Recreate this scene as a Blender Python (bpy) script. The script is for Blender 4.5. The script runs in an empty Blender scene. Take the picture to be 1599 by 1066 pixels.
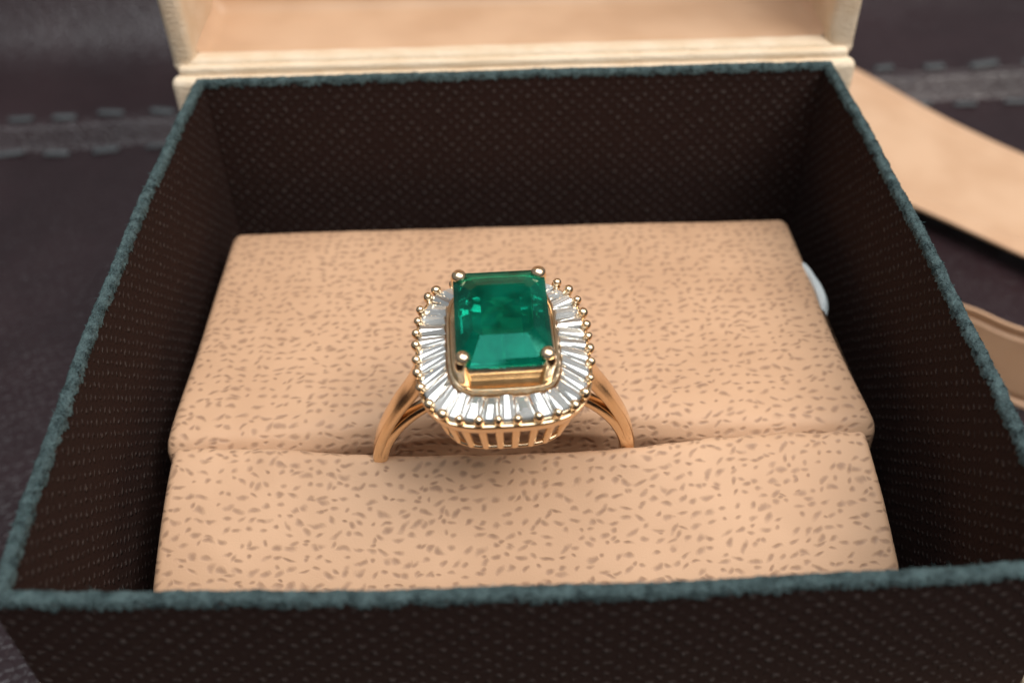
import bpy, bmesh, math, random
from mathutils import Vector, Matrix
import numpy as np

# ------------------------------------------------------------------ setup
random.seed(7)
rng = np.random.default_rng(11)
SC = bpy.context.scene
COL = SC.collection
S = 0.001            # all numbers below are millimetres, rim of the box at z = 0
H0 = 42.0            # height of the box rim above the leather


def W(p):
    """millimetres (rim at z=0) -> metres (leather at z=0)"""
    return Vector((p[0] * S, p[1] * S, (p[2] + H0) * S))


# ---- camera
cam_d = bpy.data.cameras.new('camera')
cam = bpy.data.objects.new('camera', cam_d)
COL.objects.link(cam)
SC.camera = cam
pitch, yaw, roll = math.radians(43.038), math.radians(-0.333), math.radians(-1.469)
fw = Vector((0, math.cos(pitch), -math.sin(pitch)))
upv = Vector((0, math.sin(pitch), math.cos(pitch)))
Mc = Matrix((Vector((1, 0, 0)), upv, -fw)).transposed()
Mc = Matrix.Rotation(yaw, 3, 'Z') @ Mc @ Matrix.Rotation(roll, 3, 'Z')
cam.matrix_world = Matrix.Translation(W((-1.428, -90.523, 49.211))) @ Mc.to_4x4()
cam_d.sensor_width = 36
cam_d.lens = 36.47
cam_d.clip_start = 0.002
cam_d.clip_end = 20
cam_d.dof.use_dof = True
cam_d.dof.focus_distance = 0.0765
cam_d.dof.aperture_fstop = 29.0

# ---- world: dim, slightly cool room light
wd = bpy.data.worlds.new('World')
SC.world = wd
wd.use_nodes = True
bg = wd.node_tree.nodes['Background']
bg.inputs[0].default_value = (0.90, 0.95, 1.0, 1)
bg.inputs[1].default_value = 0.22


def area(name, loc, target, size, power, color, size_y=None):
    l = bpy.data.lights.new(name, 'AREA')
    l.energy = power
    l.color = color
    l.shape = 'RECTANGLE'
    l.size = size
    l.size_y = size_y or size
    o = bpy.data.objects.new(name, l)
    COL.objects.link(o)
    o.location = W(loc)
    d = W(target) - W(loc)
    o.rotation_euler = d.to_track_quat('-Z', 'Y').to_euler()
    return o


# window light: high, from the right and a little in front; weaker skylight overhead
area('window_light', (290, -190, 500), (0, -30, -10), 0.46, 3.5, (1.0, 0.95, 0.88), 0.30)
area('ceiling_light', (-40, -90, 640), (0, -30, 0), 0.50, 3.4, (0.92, 0.97, 1.0))

SC.view_settings.view_transform = 'Standard'
SC.view_settings.look = 'None'
SC.view_settings.exposure = 0.0
SC.view_settings.gamma = 1.0
SC.view_settings.use_curve_mapping = False
SC.render.engine = 'CYCLES'
SC.cycles.use_denoising = True
SC.cycles.max_bounces = 14
SC.cycles.transmission_bounces = 10
SC.cycles.glossy_bounces = 6
SC.cycles.diffuse_bounces = 5
SC.cycles.sample_clamp_indirect = 6


# ------------------------------------------------------------------ node helpers
class NT:
    def __init__(self, name):
        self.m = bpy.data.materials.new(name)
        self.m.use_nodes = True
        self.t = self.m.node_tree
        self.b = self.t.nodes['Principled BSDF']
        self.out = self.t.nodes['Material Output']

    def n(self, typ, **kw):
        nd = self.t.nodes.new(typ)
        for k, v in kw.items():
            if k.startswith('i_'):
                nd.inputs[k[2:].replace('_', ' ')].default_value = v
            else:
                setattr(nd, k, v)
        return nd

    def l(self, a, b):
        self.t.links.new(a, b)

    def math(self, op, a, b=None, c=None, clamp=False):
        nd = self.t.nodes.new('ShaderNodeMath')
        nd.operation = op
        nd.use_clamp = clamp
        for i, x in enumerate((a, b, c)):
            if x is None:
                continue
            if isinstance(x, (int, float)):
                nd.inputs[i].default_value = x
            else:
                self.l(x, nd.inputs[i])
        return nd.outputs[0]

    def vmath(self, op, a, b=None, scale=None):
        nd = self.t.nodes.new('ShaderNodeVectorMath')
        nd.operation = op
        for i, x in enumerate((a, b)):
            if x is None:
                continue
            if isinstance(x, (tuple, list)):
                nd.inputs[i].default_value = x
            else:
                self.l(x, nd.inputs[i])
        if scale is not None:
            nd.inputs['Scale'].default_value = scale
        return nd.outputs[0]

    def mix(self, fac, a, b):
        nd = self.t.nodes.new('ShaderNodeMix')
        nd.data_type = 'RGBA'
        for sock, x in ((nd.inputs[0], fac), (nd.inputs[6], a), (nd.inputs[7], b)):
            if isinstance(x, (int, float)):
                sock.default_value = x
            elif isinstance(x, (tuple, list)):
                sock.default_value = (*x, 1) if len(x) == 3 else x
            else:
                self.l(x, sock)
        return nd.outputs[2]

    def ramp(self, fac, lo, hi):
        nd = self.t.nodes.new('ShaderNodeMapRange')
        nd.interpolation_type = 'SMOOTHSTEP'
        self.l(fac, nd.inputs[0])
        nd.inputs[1].default_value = lo
        nd.inputs[2].default_value = hi
        return nd.outputs[0]

    def noise(self, vec, scale, detail=3, rough=.5, dim='3D', distortion=0):
        nd = self.t.nodes.new('ShaderNodeTexNoise')
        nd.noise_dimensions = dim
        nd.inputs['Scale'].default_value = scale
        nd.inputs['Detail'].default_value = detail
        nd.inputs['Roughness'].default_value = rough
        nd.inputs['Distortion'].default_value = distortion
        if vec is not None:
            self.l(vec, nd.inputs['Vector'])
        return nd

    def bump(self, height, strength=1.0, dist=0.0001):
        nd = self.t.nodes.new('ShaderNodeBump')
        nd.inputs['Strength'].default_value = strength
        nd.inputs['Distance'].default_value = dist
        self.l(height, nd.inputs['Height'])
        self.l(nd.outputs[0], self.b.inputs['Normal'])
        return nd

    def set(self, **kw):
        for k, v in kw.items():
            self.b.inputs[k.replace('_', ' ')].default_value = v


def objco(nt):
    """object coordinates in millimetres"""
    tc = nt.n('ShaderNodeTexCoord')
    return nt.vmath('SCALE', tc.outputs['Object'], scale=1000.0)


# ------------------------------------------------------------------ materials
def m_pitted_leather():
    nt = NT('pitted_leatherette')
    uv = nt.n('ShaderNodeTexCoord').outputs['UV']      # millimetres
    # short rounded pits, one per cell, slanted and bent a little by noise
    dist = nt.noise(uv, 0.30, 2, .5, '2D')
    p = nt.vmath('ADD', uv, nt.vmath('SCALE', nt.vmath('SUBTRACT', dist.outputs['Color'], (.5, .5, .5)), scale=.9))
    wig = nt.noise(uv, 1.0, 0, .5, '2D')
    p = nt.vmath('ADD', p, nt.vmath('SCALE', nt.vmath('SUBTRACT', wig.outputs['Color'], (.5, .5, .5)), scale=.36))
    edge = nt.math('MULTIPLY', nt.math('SUBTRACT', nt.noise(uv, 3.0, 1, .5, '2D').outputs[0], .5), .45)

    def layer(scale, off, size_lo, size_hi, keep):
        q = nt.vmath('ADD', nt.vmath('MULTIPLY', p, (scale, scale * 1.08, 1)), off)
        v = nt.n('ShaderNodeTexVoronoi', voronoi_dimensions='2D', feature='F1')
        v.inputs['Scale'].default_value = 1.0
        v.inputs['Randomness'].default_value = .54
        nt.l(q, v.inputs['Vector'])
        d = nt.vmath('SUBTRACT', q, v.outputs['Position'])
        sx = nt.n('ShaderNodeSeparateXYZ')
        nt.l(d, sx.inputs[0])
        sc = nt.n('ShaderNodeSeparateColor')
        nt.l(v.outputs['Color'], sc.inputs[0])
        r, g, b = sc.outputs[0], sc.outputs[1], sc.outputs[2]
        ang = nt.math('MULTIPLY', nt.math('SUBTRACT', .34, r), 1.5)
        ca, sa = nt.math('COSINE', ang), nt.math('SINE', ang)
        x = nt.math('ADD', nt.math('MULTIPLY', sx.outputs[0], ca), nt.math('MULTIPLY', sx.outputs[1], sa))
        y = nt.math('SUBTRACT', nt.math('MULTIPLY', sx.outputs[1], ca), nt.math('MULTIPLY', sx.outputs[0], sa))
        el = nt.math('ADD', 1.15, nt.math('MULTIPLY', g, 1.25))
        x = nt.math('DIVIDE', x, el)
        ln = nt.math('SQRT', nt.math('ADD', nt.math('MULTIPLY', x, x), nt.math('MULTIPLY', y, y)))
        size = nt.math('ADD', size_lo, nt.math('MULTIPLY', b, size_hi - size_lo))
        q_ = nt.math('ADD', nt.math('DIVIDE', ln, size), edge)
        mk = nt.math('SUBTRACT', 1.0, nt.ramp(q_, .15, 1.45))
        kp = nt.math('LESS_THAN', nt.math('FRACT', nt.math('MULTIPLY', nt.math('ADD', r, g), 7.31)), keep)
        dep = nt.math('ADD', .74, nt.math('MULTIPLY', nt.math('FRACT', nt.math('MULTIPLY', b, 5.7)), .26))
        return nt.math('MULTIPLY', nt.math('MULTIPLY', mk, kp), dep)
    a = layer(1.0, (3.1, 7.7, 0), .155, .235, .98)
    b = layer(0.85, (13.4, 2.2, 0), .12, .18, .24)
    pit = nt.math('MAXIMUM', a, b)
    blot = nt.ramp(nt.noise(uv, 0.10, 3, .5, '2D').outputs[0], .3, .7)
    fine = nt.noise(uv, 7.0, 4, .65, '2D').outputs[0]
    base = nt.mix(blot, (.535, .322, .196), (.590, .362, .224))
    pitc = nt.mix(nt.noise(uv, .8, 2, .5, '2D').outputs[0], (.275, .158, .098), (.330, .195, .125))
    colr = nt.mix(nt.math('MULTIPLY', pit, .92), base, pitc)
    nt.l(colr, nt.b.inputs['Base Color'])
    nt.set(Roughness=.55)
    nt.b.inputs['Specular IOR Level'].default_value = .25
    h = nt.math('SUBTRACT', nt.math('MULTIPLY', fine, .12), nt.math('MULTIPLY', pit, .40))
    nt.bump(h, 1.0, 0.00013)
    return nt.m


def m_nub_cloth(name, dark, light, sheen=.25):
    """black book cloth with small raised nubs in a quincunx grid"""
    nt = NT(name)
    uv = nt.n('ShaderNodeTexCoord').outputs['UV']
    wob = nt.vmath('SCALE', nt.vmath('SUBTRACT', nt.noise(uv, 1.0, 3, .6, '2D').outputs['Color'], (.5, .5, .5)), scale=.62)
    p = nt.vmath('ADD', uv, wob)
    sx = nt.n('ShaderNodeSeparateXYZ')
    nt.l(p, sx.inputs[0])
    k = math.pi / 0.64
    c = nt.math('MULTIPLY', nt.math('COSINE', nt.math('MULTIPLY', sx.outputs[0], k)),
                nt.math('COSINE', nt.math('MULTIPLY', sx.outputs[1], k)))
    rnd = nt.noise(uv, 1.3, 2, .6, '2D').outputs[0]
    nub = nt.ramp(nt.math('ADD', c, nt.math('MULTIPLY', nt.math('SUBTRACT', rnd, .5), 1.5)),   .30, 1.15)
    fib = nt.noise(nt.vmath('MULTIPLY', uv, (1.0, .45, 1)), 6.0, 4, .75, '2D').outputs[0]
    f = nt.math('MULTIPLY', nub, nt.ramp(fib, .25, .75))
    f = nt.math('ADD', f, nt.math('MULTIPLY', nt.ramp(fib, .55, .8), .16))
    colr = nt.mix(f, dark, light)  # nubs painted paler to stand in for light on their tops
    nt.l(colr, nt.b.inputs['Base Color'])
    nt.set(Roughness=.8)
    nt.b.inputs['Specular IOR Level'].default_value = .06
    nt.b.inputs['Sheen Weight'].default_value = sheen
    nt.b.inputs['Sheen Roughness'].default_value = .5
    nt.b.inputs['Sheen Tint'].default_value = (.75, .85, .9, 1)
    h = nt.math('ADD', nt.math('MULTIPLY', nub, 1.0), nt.math('MULTIPLY', fib, .5))
    nt.bump(h, 1.0, 0.00018)
    return nt.m


def m_cool_lit_edge():
    """the folded rim: cool light from above painted into the nap as greyish teal"""
    nt = NT('cool_lit_teal_edge')
    co = objco(nt)
    n1 = nt.noise(co, 1.1, 4, .65).outputs[0]
    n2 = nt.noise(co, 9.0, 4, .8).outputs[0]
    f = nt.ramp(nt.math('ADD', nt.math('MULTIPLY', n1, .4), nt.math('MULTIPLY', n2, .6)), .38, .62)
    colr = nt.mix(f, (.016, .028, .031), (.155, .230, .236))
    nt.l(colr, nt.b.inputs['Base Color'])
    nt.set(Roughness=.85)
    nt.b.inputs['Specular IOR Level'].default_value = .2
    nt.bump(n2, 1.0, 0.0003)
    return nt.m


def m_cream():
    nt = NT('cream_leatherette')
    co = objco(nt)
    n1 = nt.noise(co, .35, 3, .5).outputs[0]
    n2 = nt.noise(co, 4.0, 4, .6).outputs[0]
    sc_ = nt.noise(nt.vmath('MULTIPLY', co, (.5, 3, 3)), 1.4, 3, .6).outputs[0]
    colr = nt.mix(nt.ramp(n1, .3, .7), (.80, .62, .43), (.87, .71, .53))
    colr = nt.mix(nt.math('MULTIPLY', nt.ramp(sc_, .58, .75), .35), colr, (.55, .36, .22))
    nt.l(colr, nt.b.inputs['Base Color'])
    nt.set(Roughness=.5)
    nt.b.inputs['Specular IOR Level'].default_value = .35
    nt.bump(nt.math('ADD', n2, nt.math('MULTIPLY', sc_, .8)), .8, 0.0002)
    return nt.m


def m_satin(name, c1, c2, rough=.42):
    nt = NT(name)
    co = objco(nt)
    n1 = nt.noise(co, .12, 2, .5).outputs[0]
    wv = nt.noise(nt.vmath('MULTIPLY', co, (1.0, 14, 14)), 1.2, 2, .5).outputs[0]
    nt.l(nt.mix(nt.ramp(n1, .3, .7), c1, c2), nt.b.inputs['Base Color'])
    nt.set(Roughness=rough)
    nt.b.inputs['Specular IOR Level'].default_value = .4
    nt.b.inputs['Sheen Weight'].default_value = .15
    nt.bump(wv, .25, 0.0001)
    return nt.m


def m_dark_leather():
    nt = NT('dark_plum_leather')
    co = objco(nt)
    v = nt.n('ShaderNodeTexVoronoi', feature='DISTANCE_TO_EDGE')
    v.inputs['Scale'].default_value = .9
    nt.l(nt.vmath('ADD', co, nt.noise(co, .6, 2).outputs['Color']), v.inputs['Vector'])
    crease = nt.ramp(v.outputs[0], 0.0, .22)
    n1 = nt.noise(co, .05, 4, .6).outputs[0]
    n2 = nt.noise(co, 3.0, 4, .6).outputs[0]
    colr = nt.mix(nt.ramp(n1, .3, .7), (.018, .0080, .0096), (.027, .0130, .0150))
    nt.l(colr, nt.b.inputs['Base Color'])
    nt.l(nt.math('ADD', .26, nt.math('MULTIPLY', n2, .16)), nt.b.inputs['Roughness'])
    nt.b.inputs['Specular IOR Level'].default_value = .5
    nt.bump(nt.math('ADD', nt.math('MULTIPLY', crease, .6), nt.math('MULTIPLY', n2, .3)), .6, 0.0002)
    return nt.m


def m_thread():
    nt = NT('grey_thread')
    co = objco(nt)
    n = nt.noise(co, 4.0, 2).outputs[0]
    rn = nt.n('ShaderNodeObjectInfo').outputs['Random']
    nt.l(nt.mix(nt.math('MULTIPLY', nt.math('ADD', n, rn), .5), (.024, .027, .030), (.10, .108, .113)), nt.b.inputs['Base Color'])
    nt.set(Roughness=.6)
    return nt.m


def m_gold():
    nt = NT('yellow_gold')
    co = objco(nt)
    n = nt.noise(co, 1.6, 3, .5).outputs[0]
    n2 = nt.noise(co, 7.0, 3, .6).outputs[0]
    nt.l(nt.mix(n, (.83, .60, .37), (.94, .74, .51)), nt.b.inputs['Base Color'])
    nt.set(Metallic=1.0)
    nt.l(nt.math('ADD', .17, nt.math('MULTIPLY', n, .12)), nt.b.inputs['Roughness'])
    nt.bump(n2, .10, 0.00004)
    return nt.m


def m_emerald():
    nt = NT('emerald')
    co = objco(nt)
    nt.set(Roughness=.02, IOR=1.58)
    nt.b.inputs['Transmission Weight'].default_value = .74
    nt.b.inputs['Specular Tint'].default_value = (.10, .75, .56, 1)
    j = nt.noise(co, .45, 4, .55, distortion=.25).outputs[0]      # garden of inclusions
    f = nt.ramp(j, .30, .74)
    nt.l(nt.mix(f, (.0010, .100, .058), (.003, .300, .180)), nt.b.inputs['Base Color'])
    return nt.m


def m_diamond():
    nt = NT('baguette_diamond')
    inf = nt.n('ShaderNodeObjectInfo')
    nt.l(nt.mix(inf.outputs['Random'], (.90, .90, .88), (.99, .97, .92)), nt.b.inputs['Base Color'])
    nt.set(Roughness=.05, IOR=2.2)
    nt.b.inputs['Transmission Weight'].default_value = .50
    g = nt.n('ShaderNodeBsdfGlossy')
    g.inputs['Color'].default_value = (.97, .96, .93, 1)
    g.inputs['Roughness'].default_value = .04
    mx = nt.n('ShaderNodeMixShader')
    nt.l(nt.math('ADD', .32, nt.math('MULTIPLY', inf.outputs['Random'], .40)), mx.inputs[0])
    nt.l(nt.b.outputs[0], mx.inputs[1])
    nt.l(g.outputs[0], mx.inputs[2])
    nt.l(mx.outputs[0], nt.out.inputs['Surface'])
    return nt.m


def m_plain(name, colr, rough=.6, var=.15, scale=2.0):
    nt = NT(name)
    co = objco(nt)
    n = nt.noise(co, scale, 4, .6).outputs[0]
    nt.l(nt.mix(n, tuple(x * (1 - var) for x in colr), tuple(min(1, x * (1 + var)) for x in colr)), nt.b.inputs['Base Color'])
    nt.set(Roughness=rough)
    nt.bump(n, .5, 0.0002)
    return nt.m


M = dict(
    pad=m_pitted_leather(),
    cloth=m_nub_cloth('black_nub_cloth', (.0300, .0160, .0135), (.112, .092, .086), .0),
    edge=m_cool_lit_edge(),
    cream=m_cream(),
    lining=m_satin('peach_lining', (.60, .38, .235), (.68, .45, .29)),
    ribbon=m_satin('peach_satin', (.60, .36, .215), (.68, .43, .27), .40),
    leather=m_dark_leather(),
    thread=m_thread(),
    gold=m_gold(),
    emerald=m_emerald(),
    diamond=m_diamond(),
    card=m_plain('dark_card', (.02, .012, .011)),
    fibre=m_plain('lint_fibre', (.10, .19, .195), .9),
    cotton=m_plain('white_cotton', (.62, .66, .66), .85, .2, 5.0),
)


# ------------------------------------------------------------------ object helpers
def empty(name, loc_mm, label, cat, group=None):
    o = bpy.data.objects.new(name, None)
    COL.objects.link(o)
    o.location = W(loc_mm)
    o.empty_display_size = 0.01
    o['label'] = label
    o['category'] = cat
    if group:
        o['group'] = group
    o['_base'] = tuple(loc_mm)
    return o


def mesh_from(name, verts, faces, mat, smooth=True, uvs=None):
    me = bpy.data.meshes.new(name)
    me.from_pydata([tuple(v) for v in verts], [], faces)
    if uvs is not None:
        ul = me.uv_layers.new(name='UVMap')
        li = np.empty(len(me.loops), dtype=np.int32)
        me.loops.foreach_get('vertex_index', li)
        ul.data.foreach_set('uv', np.asarray(uvs, dtype=np.float32)[li].ravel())
    me.materials.append(mat)
    me.polygons.foreach_set('use_smooth', [smooth] * len(me.polygons))
    me.update()
    return me


def link(name, me, parent=None, loc=None):
    o = bpy.data.objects.new(name, me)
    COL.objects.link(o)
    if parent is not None:
        o.parent = parent
    if loc is not None:
        o.location = loc
    return o


def wpart(name, verts, faces, mat, parent=None, smooth=True, uvs=None, origin=None):
    """verts in world mm; stored relative to origin (parent's base)"""
    b = Vector(origin if origin is not None else (0, 0, 0))
    vs = [(Vector(v) - b) * S for v in verts]
    me = mesh_from(name, vs, faces, mat, smooth, uvs)
    o = link(name, me, parent)
    if parent is None:
        o.location = W(b)
    return o


def autosmooth(o, ang=35):
    me = o.data
    bm = bmesh.new()
    bm.from_mesh(me)
    for e in bm.edges:
        if len(e.link_faces) == 2 and e.calc_face_angle(0) > math.radians(ang):
            e.smooth = False
    bm.to_mesh(me)
    bm.free()
    return o


def vnoise(x, y, z=0.0, seed=0):
    """cheap smooth value noise from a few sines"""
    r = np.random.default_rng(seed)
    t = 0.0
    for k in range(6):
        a, b, c_, ph = r.normal(), r.normal(), r.normal(), r.uniform(0, 6.28)
        t = t + np.sin(a * x + b * y + c_ * z + ph)
    return t / 6.0


def loft(rings, closed_u=False):
    """rings: list of equally long vertex lists -> verts, faces"""
    n = len(rings[0])
    V = [v for r in rings for v in r]
    F = []
    for i in range(len(rings) - 1):
        for j in range(n if closed_u else n - 1):
            k = (j + 1) % n
            F.append((i * n + j, i * n + k, (i + 1) * n + k, (i + 1) * n + j))
    return V, F


# ------------------------------------------------------------------ leather underneath
SEAM = lambda x: 62.0 + 0.047 * (x + 70)


def leather_z(x, y):
    """height (mm, rim = 0) of the leather"""
    d = y - SEAM(x)
    z = -42.0 + 0.0 * x
    z = z + 2.3 * np.exp(-(d / 1.7) ** 2)                       # folded seam ridge
    z = z - 1.1 * np.exp(-((d + 3.6) / 1.2) ** 2) - .8 * np.exp(-((d - 3.4) / 1.0) ** 2)
    far = np.clip(np.hypot(x, y + 28) / 60 - .9, 0, 1)
    z = z + far * 1.4 * vnoise(x / 34, y / 30, 0, 5)
    z = z + far * .5 * vnoise(x / 11, y / 13, 0, 8)
    z = z + far * .30 * vnoise(x / 3.2, y / 4.5, 0, 9) * np.exp(-(d / 11) ** 2)
    up = np.clip((d - 14) / 60, 0, 1.6)
    z = z + 8.0 * up ** 2 * (0.6 + .5 * vnoise(x / 60, y / 80, 0, 3))
    roll = 1 / (1 + np.exp(-(y - 97) / 4.0))
    z = z + roll * (17.0 / (1 + np.exp((x + 42) / 7.0)) + 4.0)
    return z


xs = np.unique(np.concatenate([np.linspace(-700, -130, 40), np.linspace(-130, 130, 175), np.linspace(130, 700, 40)]))
ys = np.unique(np.concatenate([np.linspace(-600, -80, 36), np.linspace(-80, 52, 70), np.linspace(52, 78, 60), np.linspace(78, 150, 60), np.linspace(150, 900, 45)]))
GX, GY = np.meshgrid(xs, ys)
GZ = leather_z(GX, GY)
gv = np.stack([GX.ravel(), GY.ravel(), GZ.ravel()], 1)
nx = len(xs)
gf = [(j * nx + i, j * nx + i + 1, (j + 1) * nx + i + 1, (j + 1) * nx + i)
      for j in range(len(ys) - 1) for i in range(nx - 1)]
leather = wpart('leather_upholstery', gv, gf, M['leather'], origin=(0, 0, -42))
leather['kind'] = 'structure'
leather['label'] = 'dark plum leather with a double-stitched seam under the box'


def capsule(length, r, seg=8):
    rings = []
    for t in np.linspace(0, 1, 5):
        a = t * math.pi / 2
        rings.append((-length / 2 + r - r * math.cos(a), r * math.sin(a) + 1e-3))
    rings += [(-x, q) for x, q in reversed(rings)]
    R_ = [[(x, q * math.cos(k * 2 * math.pi / seg), .8 * q * math.sin(k * 2 * math.pi / seg)) for k in range(seg)] for x, q in rings]
    V, F = loft(R_, True)
    return V, F


sv, sf = capsule(4.9, .62)
st_me = mesh_from('stitch', [(Vector(v) * S) for v in sv], sf, M['thread'])
for off in (5.6, -6.4):
    x = -118.0 + (3.0 if off < 0 else 0)
    while x < 122:
        yy = SEAM(x) + off + random.uniform(-.25, .25)
        z = float(leather_z(np.array(x), np.array(yy)))
        o = link('stitch', st_me, leather, Vector((x, yy, z + 42 + .22)) * S)
        o.rotation_euler = (0, random.uniform(-.08, .08), math.atan(.047) + random.uniform(-.18, .18))
        o.scale = (random.uniform(.72, 1.12), random.uniform(.8, 1.35), random.uniform(.8, 1.2))
        x += 8.4 * random.uniform(.85, 1.12)

# ------------------------------------------------------------------ ring box
BASE = (0, -28, -42)
box = empty('ring_box', BASE, 'open square ring box with black cloth liner, cool-tinted teal rim and hinged cream lid', 'ring box')
HWX, DEP = 30.0, 56.8
T = .78
# inner corners, counter clockwise from the front left; bow = outward bulge of that side
CI = [(-HWX, -DEP), (HWX, -DEP), (HWX, 0.0), (-HWX, 0.0)]
OUTD = [(-1, -1), (1, -1), (1, 1), (-1, 1)]
SIDES = [(0, 1, (0, -1), .75), (1, 2, (1, 0), .55), (2, 3, (0, 1), .05), (3, 0, (-1, 0), .85)]


def side_point(si, t, off):
    a, b, nrm, bow = SIDES[si]
    pa = (CI[a][0] + OUTD[a][0] * off, CI[a][1] + OUTD[a][1] * off)
    pb = (CI[b][0] + OUTD[b][0] * off, CI[b][1] + OUTD[b][1] * off)
    bw = bow * (1 - (2 * t - 1) ** 2)
    wob = .05 * math.sin(t * 23 + si * 2) * min(1, t * 8, (1 - t) * 8)
    return (pa[0] + (pb[0] - pa[0]) * t + nrm[0] * (bw + wob), pa[1] + (pb[1] - pa[1]) * t + nrm[1] * (bw + wob))


for si in range(4):
    # wall: inner and outer cloth faces
    nS = 25
    prof = [(0, -40.5), (0, -20), (0, -5), (.0, -.33), (T, -.33), (T, -5), (T, -20), (T, -40.5)]
    rings, uvs = [], []
    ac = np.cumsum([0] + [math.hypot(prof[i + 1][0] - prof[i][0], prof[i + 1][1] - prof[i][1]) for i in range(len(prof) - 1)])
    for i in range(nS):
        t = i / (nS - 1)
        rings.append([(*side_point(si, t, o_), z) for o_, z in prof])
        uvs += [(t * 60, a_) for a_ in ac]
    V, F = loft(rings, False)
    wall = wpart('wall', V, F, M['cloth'], box, True, uvs, origin=BASE)
    autosmooth(wall, 40)
    # rim: fuzzy folded edge, a rounded cap slightly proud of both faces
    nS, nP = 420, 15
    rings = []
    for i in range(nS):
        t = i / (nS - 1)
        r = []
        for j in range(nP):
            a = math.pi * j / (nP - 1)
            off = T / 2 - (T / 2 + .07) * math.cos(a)
            z = -.38 + .38 * math.sin(a) ** .8
            fade = min(1, t * 60, (1 - t) * 60)
            px, py = side_point(si, t, off)
            k = (.055 * vnoise(px * 5.2, py * 5.2, z * 5 + j * .6, 21) + .05 * rng.normal() * (1 if .1 < j / nP < .9 else .6)) * fade
            # ragged lower hem
            hem = (.30 * vnoise(t * 210, si * 3.0, 0 if j < nP / 2 else 9, 31) + .10 * rng.normal()) * (1 - math.sin(a)) * fade
            nrm = SIDES[si][2]
            r.append((px - nrm[0] * math.cos(a) * -k * 1.2, py - nrm[1] * math.cos(a) * -k * 1.2, z + k + hem - .25 * (1 - math.sin(a)) ** 2))
        rings.append(r)
    V, F = loft(rings, False)
    rim = wpart('rim', V, F, M['edge'], wall, True, origin=BASE)
    # stray fibres on the rim and nap
    fv, ff = [], []
    for k in range(260):
        t = rng.uniform(.004, .996)
        off = rng.uniform(-.1, T + .1)
        px, py = side_point(si, t, off)
        u_ = (off - T / 2) / (T / 2)
        z = -.38 + .38 * math.sqrt(max(0, 1 - min(1, abs(u_)) ** 2)) - .02
        d = Vector((rng.normal(), rng.normal(), abs(rng.normal()) * .6 - .1)).normalized()
        nrm = SIDES[si][2]
        d += Vector((nrm[0] * u_, nrm[1] * u_, .1)) * .8
        d.normalize()
        L = rng.uniform(.08, .34)
        p0 = Vector((px, py, z))
        sd = d.cross(Vector((rng.normal(), rng.normal(), rng.normal()))).normalized() * rng.uniform(.012, .022)
        mid = p0 + d * L * .5 + Vector((rng.normal(), rng.normal(), rng.normal())) * .05
        end = p0 + d * L + Vector((rng.normal(), rng.normal(), rng.normal() - .4)) * .08
        b0 = len(fv)
        sd2 = sd.cross(d)
        for q, w in ((p0, 1), (mid, .8), (end, .25)):
            fv += [q + sd * w, q - sd * .5 * w + sd2 * .87 * w, q - sd * .5 * w - sd2 * .87 * w]
        for s_ in range(2):
            for e in range(3):
                ff.append((b0 + s_ * 3 + e, b0 + s_ * 3 + (e + 1) % 3, b0 + s_ * 3 + 3 + (e + 1) % 3, b0 + s_ * 3 + 3 + e))
    fz = wpart('fuzz', fv, ff, M['fibre'], wall, False, origin=BASE)
    fz['kind'] = 'stuff'

# bottom inside
def box_mesh(x0, x1, y0, y1, z0, z1):
    V = [(x, y, z) for z in (z0, z1) for y in (y0, y1) for x in (x0, x1)]
    F = [(0, 2, 3, 1), (4, 5, 7, 6), (0, 1, 5, 4), (1, 3, 7, 5), (3, 2, 6, 7), (2, 0, 4, 6)]
    return V, F


def rbox(name, x0, x1, y0, y1, z0, z1, r, mat, parent, seg=3, origin=BASE):
    V, F = box_mesh(x0, x1, y0, y1, z0, z1)
    o = wpart(name, V, F, mat, parent, True, origin=origin)
    bm = bmesh.new()
    bm.from_mesh(o.data)
    bmesh.ops.bevel(bm, geom=bm.edges[:], offset=r * S, segments=seg, profile=.5, affect='EDGES')
    for f_ in bm.faces:
        f_.smooth = True
    bm.to_mesh(o.data)
    bm.free()
    return o


rbox('floor', -31, 31, -57.9, 1.0, -41.4, -39.6, .2, M['card'], box)
# cream outer shell: front and sides stop well below the dark collar, the back carries the hinge
E0, E1 = 1.6, 3.5
rbox('shell_wall', -HWX - E1, HWX + E1, -DEP - E1, -DEP - E0, -41.9, -14, .5, M['cream'], box)
rbox('shell_wall', -HWX - E1, -HWX - E0 - .1, -DEP - E0 + .05, 1.20, -41.9, -14, .5, M['cream'], box)
rbox('shell_wall', HWX + E0 + .1, HWX + E1, -DEP - E0 + .05, 1.20, -41.9, -14, .5, M['cream'], box)


def soft_bar(name, path, prof, mat, parent, seed, amp=.06):
    """closed profile swept along straight path in x with little uneven bumps"""
    rings = []
    for x in path:
        r = []
        for (y, z) in prof(x):
            k = amp * vnoise(x * .9, y * 3, z * 3, seed)
            r.append((x + 0 * k, y + k, z + k * .8))
        rings.append(r)
    V, F = loft(rings, True)
    n = len(rings[0])
    F.append(tuple(reversed(range(n))))
    F.append(tuple(len(V) - n + i for i in range(n)))
    return autosmooth(wpart(name, V, F, mat, parent, True, origin=BASE), 60)


def rrect(cy, cz, hy, hz, r, seg=6):
    pts = []
    for (sy, sz, a0) in ((1, 1, 0), (-1, 1, 90), (-1, -1, 180), (1, -1, 270)):
        for k in range(seg + 1):
            a = math.radians(a0 + 90 * k / seg)
            pts.append((cy + sy * (hy - r) + r * math.cos(a), cz + sz * (hz - r) + r * math.sin(a)))
    return pts


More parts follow.
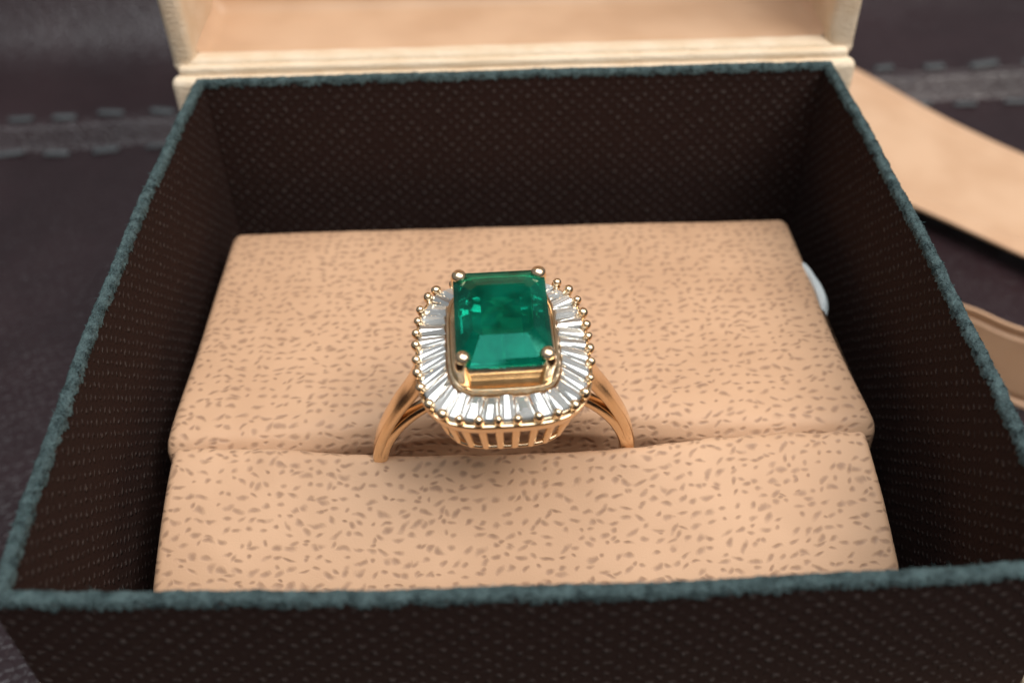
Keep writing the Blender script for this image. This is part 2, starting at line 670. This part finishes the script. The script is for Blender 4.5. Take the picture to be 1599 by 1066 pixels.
def shrink_profile(cy, cz, hy, hz, r, half, soft):
    def f(x):
        e = max(0.0, abs(x) - (half - soft)) / soft
        s = math.sqrt(max(0.0, 1 - min(1, e) ** 2)) * soft - soft
        s = max(s, -soft * .85)
        return rrect(cy, cz, max(.2, hy + s), max(.2, hz + s), max(.1, r + s * .6))
    return f


def xpath(half, soft, n=60):
    mid = list(np.linspace(-(half - soft), half - soft, n))
    e = [half - soft + soft * math.sin(math.radians(a)) for a in (20, 40, 60, 75, 90)]
    return [-q for q in reversed(e)] + mid + e


# back of the shell and its rounded top that reaches the hinge
soft_bar('shell_wall', xpath(33.6, .8), shrink_profile(2.12, -21.2, .86, 20.6, .7, 33.6, .8), M['cream'], box, 41)
# lid standing open behind the box
lid = rbox('lid', -33.4, 33.4, 14.5, 16.5, -.6, 68, .6, M['cream'], box)
lid['label'] = 'cream leatherette lid with peach lining, standing open'
soft_bar('lid_edge', xpath(33.5, .8), shrink_profile(3.85, -.02, 1.0, .74, .62, 33.5, .8), M['cream'], lid, 43, .06)
rbox('lid_edge', -33.3, 33.3, 4.7, 14.7, -.75, .0, .2, M['cream'], lid, 2)
rbox('lid_edge', -33.45, -31.2, 2.9, 14.6, -.45, 68, .75, M['cream'], lid, 4)
rbox('lid_edge', 30.7, 33.45, 2.9, 14.6, -.45, 68, .75, M['cream'], lid, 4)
rbox('lid_edge', -33.5, 33.5, 2.85, 14.6, 66.2, 68.3, .75, M['cream'], lid, 4)
# lining: a tray that covers the lower side, curls up at both ends and climbs the back of the lid
pv, pf = [], []
nU = 91
x0, x1 = -31.75, 31.25
sec = [(4.3, .05), (4.55, .22), (5.2, .30), (7.5, .30), (10, .32), (12.4, .36), (13.6, .75), (14.1, 1.8), (14.2, 6), (14.2, 20), (14.2, 40), (14.2, 66)]
for (y, z) in sec:
    for i in range(nU):
        u = i / (nU - 1)
        x = x0 + (x1 - x0) * (.5 - .5 * math.cos(math.pi * u)) if True else 0
        ex = min(x - x0, x1 - x)
        curl = 2.0 * max(0.0, 1 - ex / 1.8) ** 2 if z < 3 else 0
        pv.append((x, y, z + curl + .06 * vnoise(x * .35, y * .5, z * .3, 77)))
for j in range(len(sec) - 1):
    for i in range(nU - 1):
        pf.append((j * nU + i, j * nU + i + 1, (j + 1) * nU + i + 1, (j + 1) * nU + i))
wpart('lining', pv, pf, M['lining'], lid, True, origin=BASE)
# cloth hinge strip bridging shell and lid
soft_bar('hinge', xpath(32.9, .5), shrink_profile(2.95, -.40, .75, .62, .35, 32.9, .5), M['cream'], box, 47, .04)


# ------------------------------------------------------------------ the two pads
def catmull(pts, n):
    P = [np.array(p, float) for p in pts]
    P = [2 * P[0] - P[1]] + P + [2 * P[-1] - P[-2]]
    out = []
    for i in range(1, len(P) - 2):
        for t in np.linspace(0, 1, n, endpoint=False):
            a, b, c_, d = P[i - 1], P[i], P[i + 1], P[i + 2]
            out.append(.5 * ((2 * b) + (-a + c_) * t + (2 * a - 5 * b + 4 * c_ - d) * t * t + (-a + 3 * b - 3 * c_ + d) * t ** 3))
    out.append(P[-2])
    return np.array(out)


def pad(name, label, prof_fn, xL, xR, seed, uvoff, edge_fn=None, e=1.2):
    nX = 150
    xsn = np.concatenate([xL + e * (1 - np.cos(np.linspace(0, math.pi / 2, 9)[:-1])), np.linspace(xL + e, xR - e, nX),
                          xR - e * (1 - np.cos(np.linspace(0, math.pi / 2, 9)[:-1]))[::-1]])
    rings, uvs = [], []
    ctr = (0.5 * (xL + xR))
    for x in xsn:
        P = catmull(prof_fn(x), 8)
        d = np.gradient(P, axis=0)
        ln = np.maximum(np.linalg.norm(d, axis=1, keepdims=True), 1e-6)
        nrm = np.stack([-d[:, 1], d[:, 0]], 1) / ln       # points inward or outward, fixed below
        cen = P.mean(0)
        if np.sum(nrm * (P - cen)) < 0:
            nrm = -nrm
        q = min(x - xL, xR - x)
        ins = 0 if q >= e else e - math.sqrt(max(0, e * e - (e - q) ** 2))
        und = .10 * vnoise(x * .25, P[:, 0] * .25, 0, seed) + .035 * vnoise(x * .9, P[:, 0] * .9, P[:, 1] * .9, seed + 1)
        near = np.exp(-((P[:, 0] + 36.6) / 3.0) ** 2)
        und = und + near * .13 * vnoise(x * 1.5, P[:, 0] * .5, 0, seed + 2)
        Q = P - nrm * (ins - und[:, None])
        arc = np.concatenate([[0], np.cumsum(np.linalg.norm(np.diff(P, axis=0), axis=1))])
        xo = np.zeros(len(Q)) + x
        if edge_fn is not None:
            xo = xo + edge_fn(x, Q)
        rings.append([(xo[k], Q[k, 0], Q[k, 1]) for k in range(len(Q))])
        uvs += [(x + uvoff[0], a_ + uvoff[1]) for a_ in arc]
    V, F = loft(rings, False)
    n = len(rings[0])
    F.append(tuple(range(n)))
    F.append(tuple(len(V) - n + i for i in reversed(range(n))))
    b = (0, prof_fn(0)[0][0], -39.6)
    o = wpart(name, V, F, M['pad'], None, True, uvs, origin=b)
    bm = bmesh.new()
    bm.from_mesh(o.data)
    bmesh.ops.recalc_face_normals(bm, faces=bm.faces[:])
    bm.to_mesh(o.data)
    bm.free()
    autosmooth(o, 55)
    o['label'] = label
    o['category'] = 'ring cushion'
    o['group'] = 'cushions inside the box'
    return o


RX = -1.95       # ring centre in x
opening = lambda x: 1 / (1 + abs((x - RX) / 14.0) ** 5)
saddle = lambda x: ((x + .6) / 28.0) ** 2


def back_prof(x):
    g = opening(x)
    k = math.exp(-((x - RX) / 8.5) ** 2)          # deeper hollow right under the head
    s = saddle(x)
    f = .9 * g + 1.3 * k
    return [(-6.6, -39.5), (-6.4, -24), (-6.4, -16), (-6.7, -13.9), (-7.7, -13.0), (-14, -12.55), (-22, -12.1 - .1 * s),
            (-28.3 + .3 * f, -11.8 - .1 * f), (-33.4 + .7 * f, -11.9 - .3 * f), (-35.5 + 1.2 * f, -12.7 - .9 * f), (-36.1 + 1.5 * f, -15.2 - .8 * f), (-36.3 + 1.3 * f, -26), (-36.3, -39.5)]


def front_prof(x):
    g = opening(x)
    e = -36.4 - 1.75 * g - .25 * (x > 0) * saddle(x)
    r = .45 * g
    return [(-36.7 - 1.2 * g, -39.5), (e - .3, -26), (e - .05, -15.0), (e, -12.4 + r), (e - .22, -11.65 + r), (e - .95, -11.22 + r), (-40.6 - .3 * g, -12.15 + .6 * r),
            (-44.0, -13.6), (-47.6, -15.5), (-50.8, -17.8), (-53.3, -21.5), (-54.3, -27), (-54.4, -39.5)]


def flare(x, Q):
    # the sides of the back pad squeeze outwards a little next to the slit
    k = np.clip((-24.5 - Q[:, 0]) / 10.5, 0, 1) ** 2 * np.clip((Q[:, 1] + 22) / 6, 0, 1)
    return np.sign(x) * k * (.42 if x < 0 else 1.15) * np.clip((abs(x) - 20) / 8, 0, 1)


def taper(x, Q):
    # the front pad is a touch narrower along the slit
    k = np.clip((Q[:, 0] + 46.5) / 9.0, 0, 1)
    return -np.sign(x) * k * (.35 if x < 0 else .75) * np.clip((abs(x) - 18) / 9, 0, 1)


pad('ring_cushion', 'deep peach pitted-leatherette cushion behind the ring, against the back wall', back_prof, -28.5, 26.9, 51, (40, 0), flare, .9)
pad('ring_cushion', 'shallow peach pitted-leatherette cushion in front of the ring, by the front wall', front_prof, -28.0, 26.9, 61, (140, 33), taper, .75)

# white cotton loop between back cushion and right wall
cp = catmull([(26.1, -12.8, -14.2), (26.5, -14.6, -13.2), (27.0, -17.0, -12.9), (27.3, -19.6, -13.1), (27.2, -20.9, -14.2), (27.0, -21.2, -16.5)], 8)
rings = []
for i, p in enumerate(cp):
    t = i / (len(cp) - 1)
    d = cp[min(i + 1, len(cp) - 1)] - cp[max(i - 1, 0)]
    d = d / np.linalg.norm(d)
    s1 = np.cross(d, (0, 0, 1)); s1 /= np.linalg.norm(s1)
    s2 = np.cross(s1, d)
    r = .30 + .32 * math.sin(math.pi * min(1, t * 1.15)) ** .7
    rings.append([tuple(p + s1 * r * .75 * math.cos(a) * (1 + .14 * math.sin(3 * a + 9 * t)) + s2 * r * math.sin(a) * (1 + .14 * math.sin(4 * a + 22 * t))) for a in np.linspace(0, 2 * math.pi, 14, endpoint=False)])
V, F = loft(rings, True)
tg = wpart('cotton_loop', V, F, M['cotton'], None, True, origin=(27.6, -18, -16.5))
tg['label'] = 'small white cotton loop poking out beside the back cushion, right side'
tg['category'] = 'cotton loop'

# ------------------------------------------------------------------ ribbon
def ribbon(cl, name, label):
    """cl: list of (edge_a, edge_b) points in mm"""
    A = catmull([c_[0] for c_ in cl], 10)
    B = catmull([c_[1] for c_ in cl], 10)
    rings = []
    th = .35
    nW = 26
    for i in range(len(A)):
        d = A[min(i + 1, len(A) - 1)] - A[max(i - 1, 0)]
        wv = B[i] - A[i]
        nr = np.cross(d, wv); nr /= max(1e-6, np.linalg.norm(nr))
        top, bot = [], []
        for k in range(nW):
            u = k / (nW - 1)
            q = A[i] + wv * u
            hem = .55 if (.07 < u < .13 or .87 < u < .93) else 0
            rip = .10 * vnoise(i * .35, u * 5, 0, 91) + .9 * vnoise(i * .09, u * 1.1, 0, 92)
            top.append(tuple(q + nr * (th / 2 - hem + rip)))
            bot.append(tuple(q - nr * (th / 2 - rip)))
        rings.append(top + bot[::-1])
    V, F = loft(rings, True)
    n = len(rings[0])
    F.append(tuple(reversed(range(n))))
    F.append(tuple(len(V) - n + i for i in range(n)))
    o = wpart(name, V, F, M['ribbon'], None, True, origin=(70, 20, -41.5))
    autosmooth(o, 50)
    o['label'] = label
    o['category'] = 'ribbon'
    return o


ribbon([((42.0, 84, -35.5), (30, 58, -38.5)),
        ((56.5, 68.5, -37.0), (46, 40.5, -38.8)),
        ((70.5, 50.0, -38.5), (60.5, 26.5, -39.0)),
        ((83.5, 34.5, -38.0), (75, 11.0, -38.5)),
        ((97, 22.0, -35.0), (92, -4.0, -37.0)),
        ((101, 4.0, -26.0), (101, -10.0, -39.0)),
        ((90, -17.0, -24.0), (90, -19.5, -40.5)),
        ((74, -16.0, -26.5), (74, -17.5, -40.6)),
        ((58.0, -7.2, -30.0), (58.0, -7.8, -40.8)),
        ((51.5, -1.6, -30.5), (51.5, -2.2, -40.9)),
        ((44.0, 4.0, -32.0), (44.0, 3.4, -40.9))],
       'satin_ribbon', 'peach satin ribbon looping over the leather on the right of the box')

# ------------------------------------------------------------------ the ring
RC = (-1.948, -37.792, -12.464)
ring = empty('emerald_ring', RC, 'yellow gold ring with emerald-cut green stone and baguette diamond halo between the cushions', 'ring')
th_, ps_, ro_ = .109, .043, -.013
Vv = Vector((0, -math.sin(th_), math.cos(th_)))
Nv = Vector((0, math.cos(th_), math.sin(th_)))
Uv = Vector((1, 0, 0))
Uv, Vv = math.cos(ro_) * Uv + math.sin(ro_) * Vv, math.cos(ro_) * Vv - math.sin(ro_) * Uv
Uv, Nv = math.cos(ps_) * Uv + math.sin(ps_) * Nv, math.cos(ps_) * Nv - math.sin(ps_) * Uv
ring.matrix_world = Matrix.Translation(W(RC)) @ Matrix((Uv, Nv, Vv)).transposed().to_4x4()


def rpart(name, V, F, mat, parent=None, smooth=True, ang=None):
    """ring part, verts in ring-local mm (u right, n along the finger, h up)"""
    me = mesh_from(name, [(v[0] * S, v[1] * S, v[2] * S) for v in V], F, mat, smooth)
    o = link(name, me, parent or ring)
    bm = bmesh.new()
    bm.from_mesh(me)
    bmesh.ops.recalc_face_normals(bm, faces=bm.faces[:])
    bm.to_mesh(me)
    bm.free()
    if ang:
        autosmooth(o, ang)
    return o


def sweep(path, secs, closed=False, nseg=14):
    """path: list of 3d; secs: list of (half width along n, half thickness); rounded-rect section"""
    P = [np.array(p, float) for p in path]
    rings = []
    m = len(P)
    for i, p in enumerate(P):
        if closed:
            d = P[(i + 1) % m] - P[i - 1]
        else:
            d = P[min(i + 1, m - 1)] - P[max(i - 1, 0)]
        d /= np.linalg.norm(d)
        s1 = np.array((0, 1., 0)); s1 -= d * np.dot(s1, d); s1 /= np.linalg.norm(s1)
        s2 = np.cross(d, s1)
        hw, ht = secs[i] if isinstance(secs, list) else secs
        r = []
        for k in range(nseg):
            a = 2 * math.pi * k / nseg
            ca, sa = math.cos(a), math.sin(a)
            e = .55
            r.append(tuple(p + s1 * hw * math.copysign(abs(ca) ** e, ca) + s2 * ht * math.copysign(abs(sa) ** e, sa)))
        rings.append(r)
    if closed:
        rings.append(rings[0])
        V, F = loft(rings, True)
        n = nseg
        tot = len(V)
        V = V[:-n]
        F = [tuple(i % len(V) for i in f_) for f_ in F]
        return V, F
    V, F = loft(rings, True)
    F.append(tuple(reversed(range(nseg))))
    F.append(tuple(len(V) - nseg + i for i in range(nseg)))
    return V, F


RI = 8.96
# band: full hoop, slimmer under the head
path, secs = [], []
for k in range(96):
    a = 2 * math.pi * k / 96
    up = max(0, math.sin(a))
    thk = .52 - .17 * up
    rr = RI + thk
    path.append((rr * math.cos(a), 0, rr * math.sin(a)))
    secs.append((.80 - .30 * up, thk))
V, F = sweep(path, secs, True, 16)
band = rpart('band', V, F, M['gold'])
# cathedral shoulders rising from the band to the halo
for s in (1, -1):
    pts = catmull([(9.72 * s, 0, .3), (9.45 * s, 0, 2.6), (8.75 * s, 0, 5.0), (7.55 * s, 0, 7.6), (6.35 * s, 0, 9.7), (5.55 * s, 0, 11.6)], 8)
    sec = []
    for i in range(len(pts)):
        t = i / (len(pts) - 1)
        sec.append((.66 + .42 * t, .40 + .10 * t))
    V, F = sweep([tuple(p) for p in pts], sec, False, 16)
    rpart('shoulder', V, F, M['gold'], band)

# halo outline: superellipse
HA, HB, HP, HN, HH = 5.93, 6.30, 3.3, .10, 13.42


def se(t, a=HA, b=HB, p=HP, n0=HN):
    c_, s_ = math.cos(t), math.sin(t)
    return (a * math.copysign(abs(c_) ** (2 / p), c_), n0 + b * math.copysign(abs(s_) ** (2 / p), s_))


beads = [(-4.62, 5.88), (-5.18, 5.17), (-5.71, 3.91), (-5.79, 2.77), (-5.98, 1.65), (-6.03, .53), (-5.99, -.75), (-5.92, -1.89),
         (-5.68, -3.13), (-5.15, -4.60), (-4.30, -5.50), (-3.25, -6.04), (-1.96, -6.21), (-.67, -6.22), (.6, -6.24), (1.97, -6.08),
         (3.25, -5.87), (4.45, -5.28), (5.15, -4.33), (5.65, -3.13), (5.9, -1.76), (6.01, -.51), (6.07, .59), (6.05, 1.62),
         (5.9, 2.78), (5.68, 4.08), (5.23, 5.21), (4.49, 6.06), (3.2, 6.35), (1.9, 6.42), (.62, 6.44), (-.68, 6.44), (-1.95, 6.42), (-3.25, 6.3)]


def snap(u, n):
    g = (abs(u / HA) ** HP + abs((n - HN) / HB) ** HP) ** (1 / HP)
    g = .985 + (g - 1) * .4
    k = g / ((abs(u / HA) ** HP + abs((n - HN) / HB) ** HP) ** (1 / HP))
    return (u * k, HN + (n - HN) * k)


beads = [snap(*b) for b in beads]
NB = len(beads)
# bead mesh: little claw head, flattened ball
bm = bmesh.new()
bmesh.ops.create_uvsphere(bm, u_segments=14, v_segments=10, radius=.335 * S)
for v in bm.verts:
    v.co.z *= .95
    if v.co.z < 0:
        v.co.z *= 1.5
for f_ in bm.faces:
    f_.smooth = True
bead_me = bpy.data.meshes.new('bead')
bm.to_mesh(bead_me)
bm.free()
bead_me.materials.append(M['gold'])
for (u, n) in beads:
    o = link('bead', bead_me, ring, Vector((u, n, HH)) * S)
    k = random.uniform(.88, 1.1)
    o.scale = (k * random.uniform(.9, 1.12), k * random.uniform(.9, 1.12), k * random.uniform(.85, 1.12))
    o.rotation_euler = (random.uniform(-.3, .3), random.uniform(-.3, .3), random.uniform(0, 3))


def outline_rail(name, a, b, n0, h, hw, ht, p=HP, nseg=96, z_off=0, tilt=0):
    """closed rail along a superellipse: box-ish section hw (radial) x ht (height)"""
    rings = []
    for k in range(nseg):
        t = 2 * math.pi * k / nseg
        r = []
        for q in range(12):
            an = 2 * math.pi * q / 12
            ca, sa = math.cos(an), math.sin(an)
            dr = hw * math.copysign(abs(ca) ** .6, ca)
            dz = ht * math.copysign(abs(sa) ** .6, sa)
            u, n = se(t, a + dr + tilt * dz, b + dr + tilt * dz, p, n0)
            r.append((u, n, h + dz))
        rings.append(r)
    rings.append(rings[0])
    V, F = loft(rings, True)
    V = V[:-12]
    F = [tuple(i % len(V) for i in f_) for f_ in F]
    return rpart(name, V, F, M['gold'], None, True, 50)


gallery_top = outline_rail('gallery_rail', HA - .18, HB - .18, HN, 12.35, .16, .52, tilt=.22)
GA, GB, GN, GH = 4.55, 5.55, .25, 9.35
gallery_low = outline_rail('gallery_rail', GA, GB, GN, GH, .15, .16)
# bars from beads down to the lower rail
for (u, n) in beads:
    t = math.atan2((n - HN) / HB, u / HA)
    c_, s_ = math.cos(t), math.sin(t)
    g = (abs(c_) ** HP + abs(s_) ** HP) ** (-1 / HP)
    lo = np.array((GA * c_ * g, GN + GB * s_ * g, GH))
    hi = np.array((u * .985, HN + (n - HN) * .985, HH - .15))
    d = (hi - lo) / np.linalg.norm(hi - lo)
    tang = np.cross(d, (u, n - HN, 0)); tang /= np.linalg.norm(tang)
    rad = np.cross(tang, d)
    R_ = []
    for q in (0, .33, .66, 1):
        p_ = lo + (hi - lo) * q
        w = .27 + .08 * q
        R_.append([tuple(p_ + tang * w * math.cos(a) + rad * .24 * math.sin(a)) for a in np.linspace(0, 2 * math.pi, 8, endpoint=False)])
    V, F = loft(R_, True)
    rpart('gallery_bar', V, F, M['gold'])

# collar: inner wall of the diamond channel, and the plate inside it
CA, CB, CN, CP = 3.62, 4.42, .40, 4.6
outline_rail('collar', CA, CB, CN, 13.60, .15, .42, CP)
seat_r, seat_v = 48, []
V = [(*se(2 * math.pi * k / 64, CA - .1, CB - .1, CP, CN), 13.93) for k in range(64)] + \
    [(*se(2 * math.pi * k / 64, 2.40, 3.3, 6, CN), 13.88) for k in range(64)] + \
    [(*se(2 * math.pi * k / 64, 2.1, 2.9, 6, CN), 12.6) for k in range(64)]
F = []
for r_ in range(2):
    for k in range(64):
        F.append((r_ * 64 + k, r_ * 64 + (k + 1) % 64, (r_ + 1) * 64 + (k + 1) % 64, (r_ + 1) * 64 + k))
rpart('collar_plate', V, F, M['gold'], None, True, 30)
# channel floor under the diamonds
V = [(*se(2 * math.pi * k / 96, CA, CB, CP, CN), 12.72) for k in range(96)] + [(*se(2 * math.pi * k / 96, HA - .2, HB - .2), 12.55) for k in range(96)]
F = [(k, (k + 1) % 96, 96 + (k + 1) % 96, 96 + k) for k in range(96)]
rpart('diamond_channel', V, F, M['gold'])

# baguettes: one between each pair of beads, step cut, tapering inwards
def on_outline(ang, a, b, p, n0):
    c_, s_ = math.cos(ang), math.sin(ang)
    g = (abs(c_ / a) ** p + abs(s_ / b) ** p) ** (-1 / p)
    return np.array((c_ * g, n0 + s_ * g))


# spread inner ends evenly along the collar by matching arc fraction
def arc_param(fn, m=720):
    pts = [fn(2 * math.pi * k / m) for k in range(m + 1)]
    L = np.concatenate([[0], np.cumsum([np.linalg.norm(pts[i + 1] - pts[i]) for i in range(m)])])
    return pts, L


ang_b = [math.atan2(n - HN, u) % (2 * math.pi) for u, n in beads]
fo = lambda a: on_outline(a, HA - .14, HB - .14, HP, HN)
fi = lambda a: on_outline(a, CA + .20, CB + .20, CP, CN)
pts_i, L_i = arc_param(fi)
pts_o, L_o = arc_param(fo)
for i in range(NB):
    a0, a1 = ang_b[(i + 1) % NB], ang_b[i]
    lo_, hi_ = min(a0, a1), max(a0, a1)
    if hi_ - lo_ > math.pi:
        lo_, hi_ = hi_ - 2 * math.pi, lo_

    def inner(ang):
        a = ang % (2 * math.pi)
        f_ = np.interp(a / (2 * math.pi) * 720, range(721), L_o) / L_o[-1]
        # blend of same angle and same arc fraction
        x = np.interp(f_ * L_i[-1], L_i, [q[0] for q in pts_i])
        y = np.interp(f_ * L_i[-1], L_i, [q[1] for q in pts_i])
        return .6 * np.array((x, y)) + .4 * fi(a)
    oa, ob = fo(lo_), fo(hi_)
    ia, ib = inner(lo_), inner(hi_)
    sh = .94

    def quad(s_w, s_l, h_in, h_out):
        cw = lambda p_, q_: (p_ + q_) / 2
        mo, mi = cw(oa, ob), cw(ia, ib)
        m_ = (mo + mi) / 2
        o1, o2 = mo + (oa - mo) * s_w, mo + (ob - mo) * s_w
        i1, i2 = mi + (ia - mi) * s_w, mi + (ib - mi) * s_w
        res = []
        for q, h in ((o1, h_out), (o2, h_out), (i2, h_in), (i1, h_in)):
            c2 = mo if h is h_out else mi
            sft = (m_ - (mo if (q is o1 or q is o2) else mi)) * (1 - s_l)
            res.append((*(q + sft), h))
        return res
    dh = random.uniform(-.05, .05)
    tl = random.uniform(-.12, .12)
    hi_n, hi_o = 13.62 + dh + tl, 13.30 + dh - tl
    L0 = quad(.40, .70, 12.80, 12.70)
    L1 = quad(sh, .97, hi_n - .34, hi_o - .34)
    L2 = quad(sh, .97, hi_n - .24, hi_o - .24)
    L3 = quad(.66, .92, hi_n - .10, hi_o - .10)
    L4 = quad(.30, .84, hi_n, hi_o)
    V = L0 + L1 + L2 + L3 + L4
    F = [(3, 2, 1, 0), (16, 17, 18, 19)]
    for r_ in range(4):
        for k in range(4):
            F.append((r_ * 4 + k, r_ * 4 + (k + 1) % 4, (r_ + 1) * 4 + (k + 1) % 4, (r_ + 1) * 4 + k))
    rpart('diamond', V, F, M['diamond'], None, False)

# emerald: step cut with cut corners
EN = .38


def octa(hw, hl, cut, h):
    c_ = cut
    return [(hw, EN - hl + c_, h), (hw, EN + hl - c_, h), (hw - c_, EN + hl, h), (-hw + c_, EN + hl, h),
            (-hw, EN + hl - c_, h), (-hw, EN - hl + c_, h), (-hw + c_, EN - hl, h), (hw - c_, EN - hl, h)]


L = [octa(.10, 1.9, .05, 13.3), octa(1.35, 2.75, .35, 13.95), octa(2.45, 3.6, .6, 14.95), octa(3.13, 4.22, .8, 15.80), octa(3.15, 4.24, .8, 15.98),
     octa(2.86, 3.80, .72, 16.26), octa(1.98, 2.22, .45, 16.84)]
V = [v for r_ in L for v in r_]
F = [tuple(reversed(range(8))), tuple(len(V) - 8 + i for i in range(8))]
for r_ in range(len(L) - 1):
    for k in range(8):
        F.append((r_ * 8 + k, r_ * 8 + (k + 1) % 8, (r_ + 1) * 8 + (k + 1) % 8, (r_ + 1) * 8 + k))
em = rpart('emerald', V, F, M['emerald'], None, False)
em['label'] = 'deep green emerald-cut centre stone'

# basket: two rectangular rails joining the prongs
def rect_rail(name, hw, hl, h, r, vr):
    pts = [(hw, EN - hl), (hw, EN + hl), (-hw, EN + hl), (-hw, EN - hl)]
    pth = []
    for i in range(4):
        a, b = np.array(pts[i]), np.array(pts[(i + 1) % 4])
        for t in np.linspace(.06, .94, 5):
            p_ = a + (b - a) * t
            pth.append(p_)
    R_ = []
    m = len(pth)
    for i in range(m):
        d = pth[(i + 1) % m] - pth[i - 1]
        d /= np.linalg.norm(d)
        nr = np.array((d[1], -d[0]))
        R_.append([(*(pth[i] + nr * r * math.copysign(abs(math.cos(a)) ** .6, math.cos(a))), h + vr * math.copysign(abs(math.sin(a)) ** .6, math.sin(a))) for a in np.linspace(0, 2 * math.pi, 10, endpoint=False)])
    R_.append(R_[0])
    V, F = loft(R_, True)
    V = V[:-10]
    F = [tuple(i % len(V) for i in f_) for f_ in F]
    return rpart(name, V, F, M['gold'], None, True, 50)


rect_rail('basket_rail', 2.66, 3.58, 14.95, .26, .36)
rect_rail('basket_wall', 2.56, 3.46, 14.15, .14, .85)
# prongs
for (su, sn) in ((-1, 1), (1, 1), (-1, -1), (1, -1)):
    tu, tn = 2.80 * su, EN + 3.70 * sn
    pts = catmull([(2.62 * su, EN + 3.5 * sn, 13.2), (2.74 * su, EN + 3.66 * sn, 14.6), (2.88 * su, EN + 3.84 * sn, 15.7), (2.80 * su, EN + 3.74 * sn, 16.35)], 6)
    R_ = []
    for p_ in pts:
        R_.append([tuple(p_ + np.array((.42 * math.cos(a), .42 * math.sin(a), 0))) for a in np.linspace(0, 2 * math.pi, 14, endpoint=False)])
    V, F = loft(R_, True)
    F.append(tuple(range(14)))
    F.append(tuple(len(V) - 14 + i for i in range(14)))
    pr = rpart('prong', V, F, M['gold'], None, True, 60)
    bm = bmesh.new()
    bmesh.ops.create_uvsphere(bm, u_segments=18, v_segments=12, radius=.50 * S)
    for v in bm.verts:
        v.co.z *= .78
    for f_ in bm.faces:
        f_.smooth = True
    me = bpy.data.meshes.new('prong_tip')
    bm.to_mesh(me)
    bm.free()
    me.materials.append(M['gold'])
    link('prong_tip', me, pr, Vector((2.72 * su, EN + 3.62 * sn, 16.36)) * S)

for o in bpy.data.objects:
    if '_base' in o:
        del o['_base']
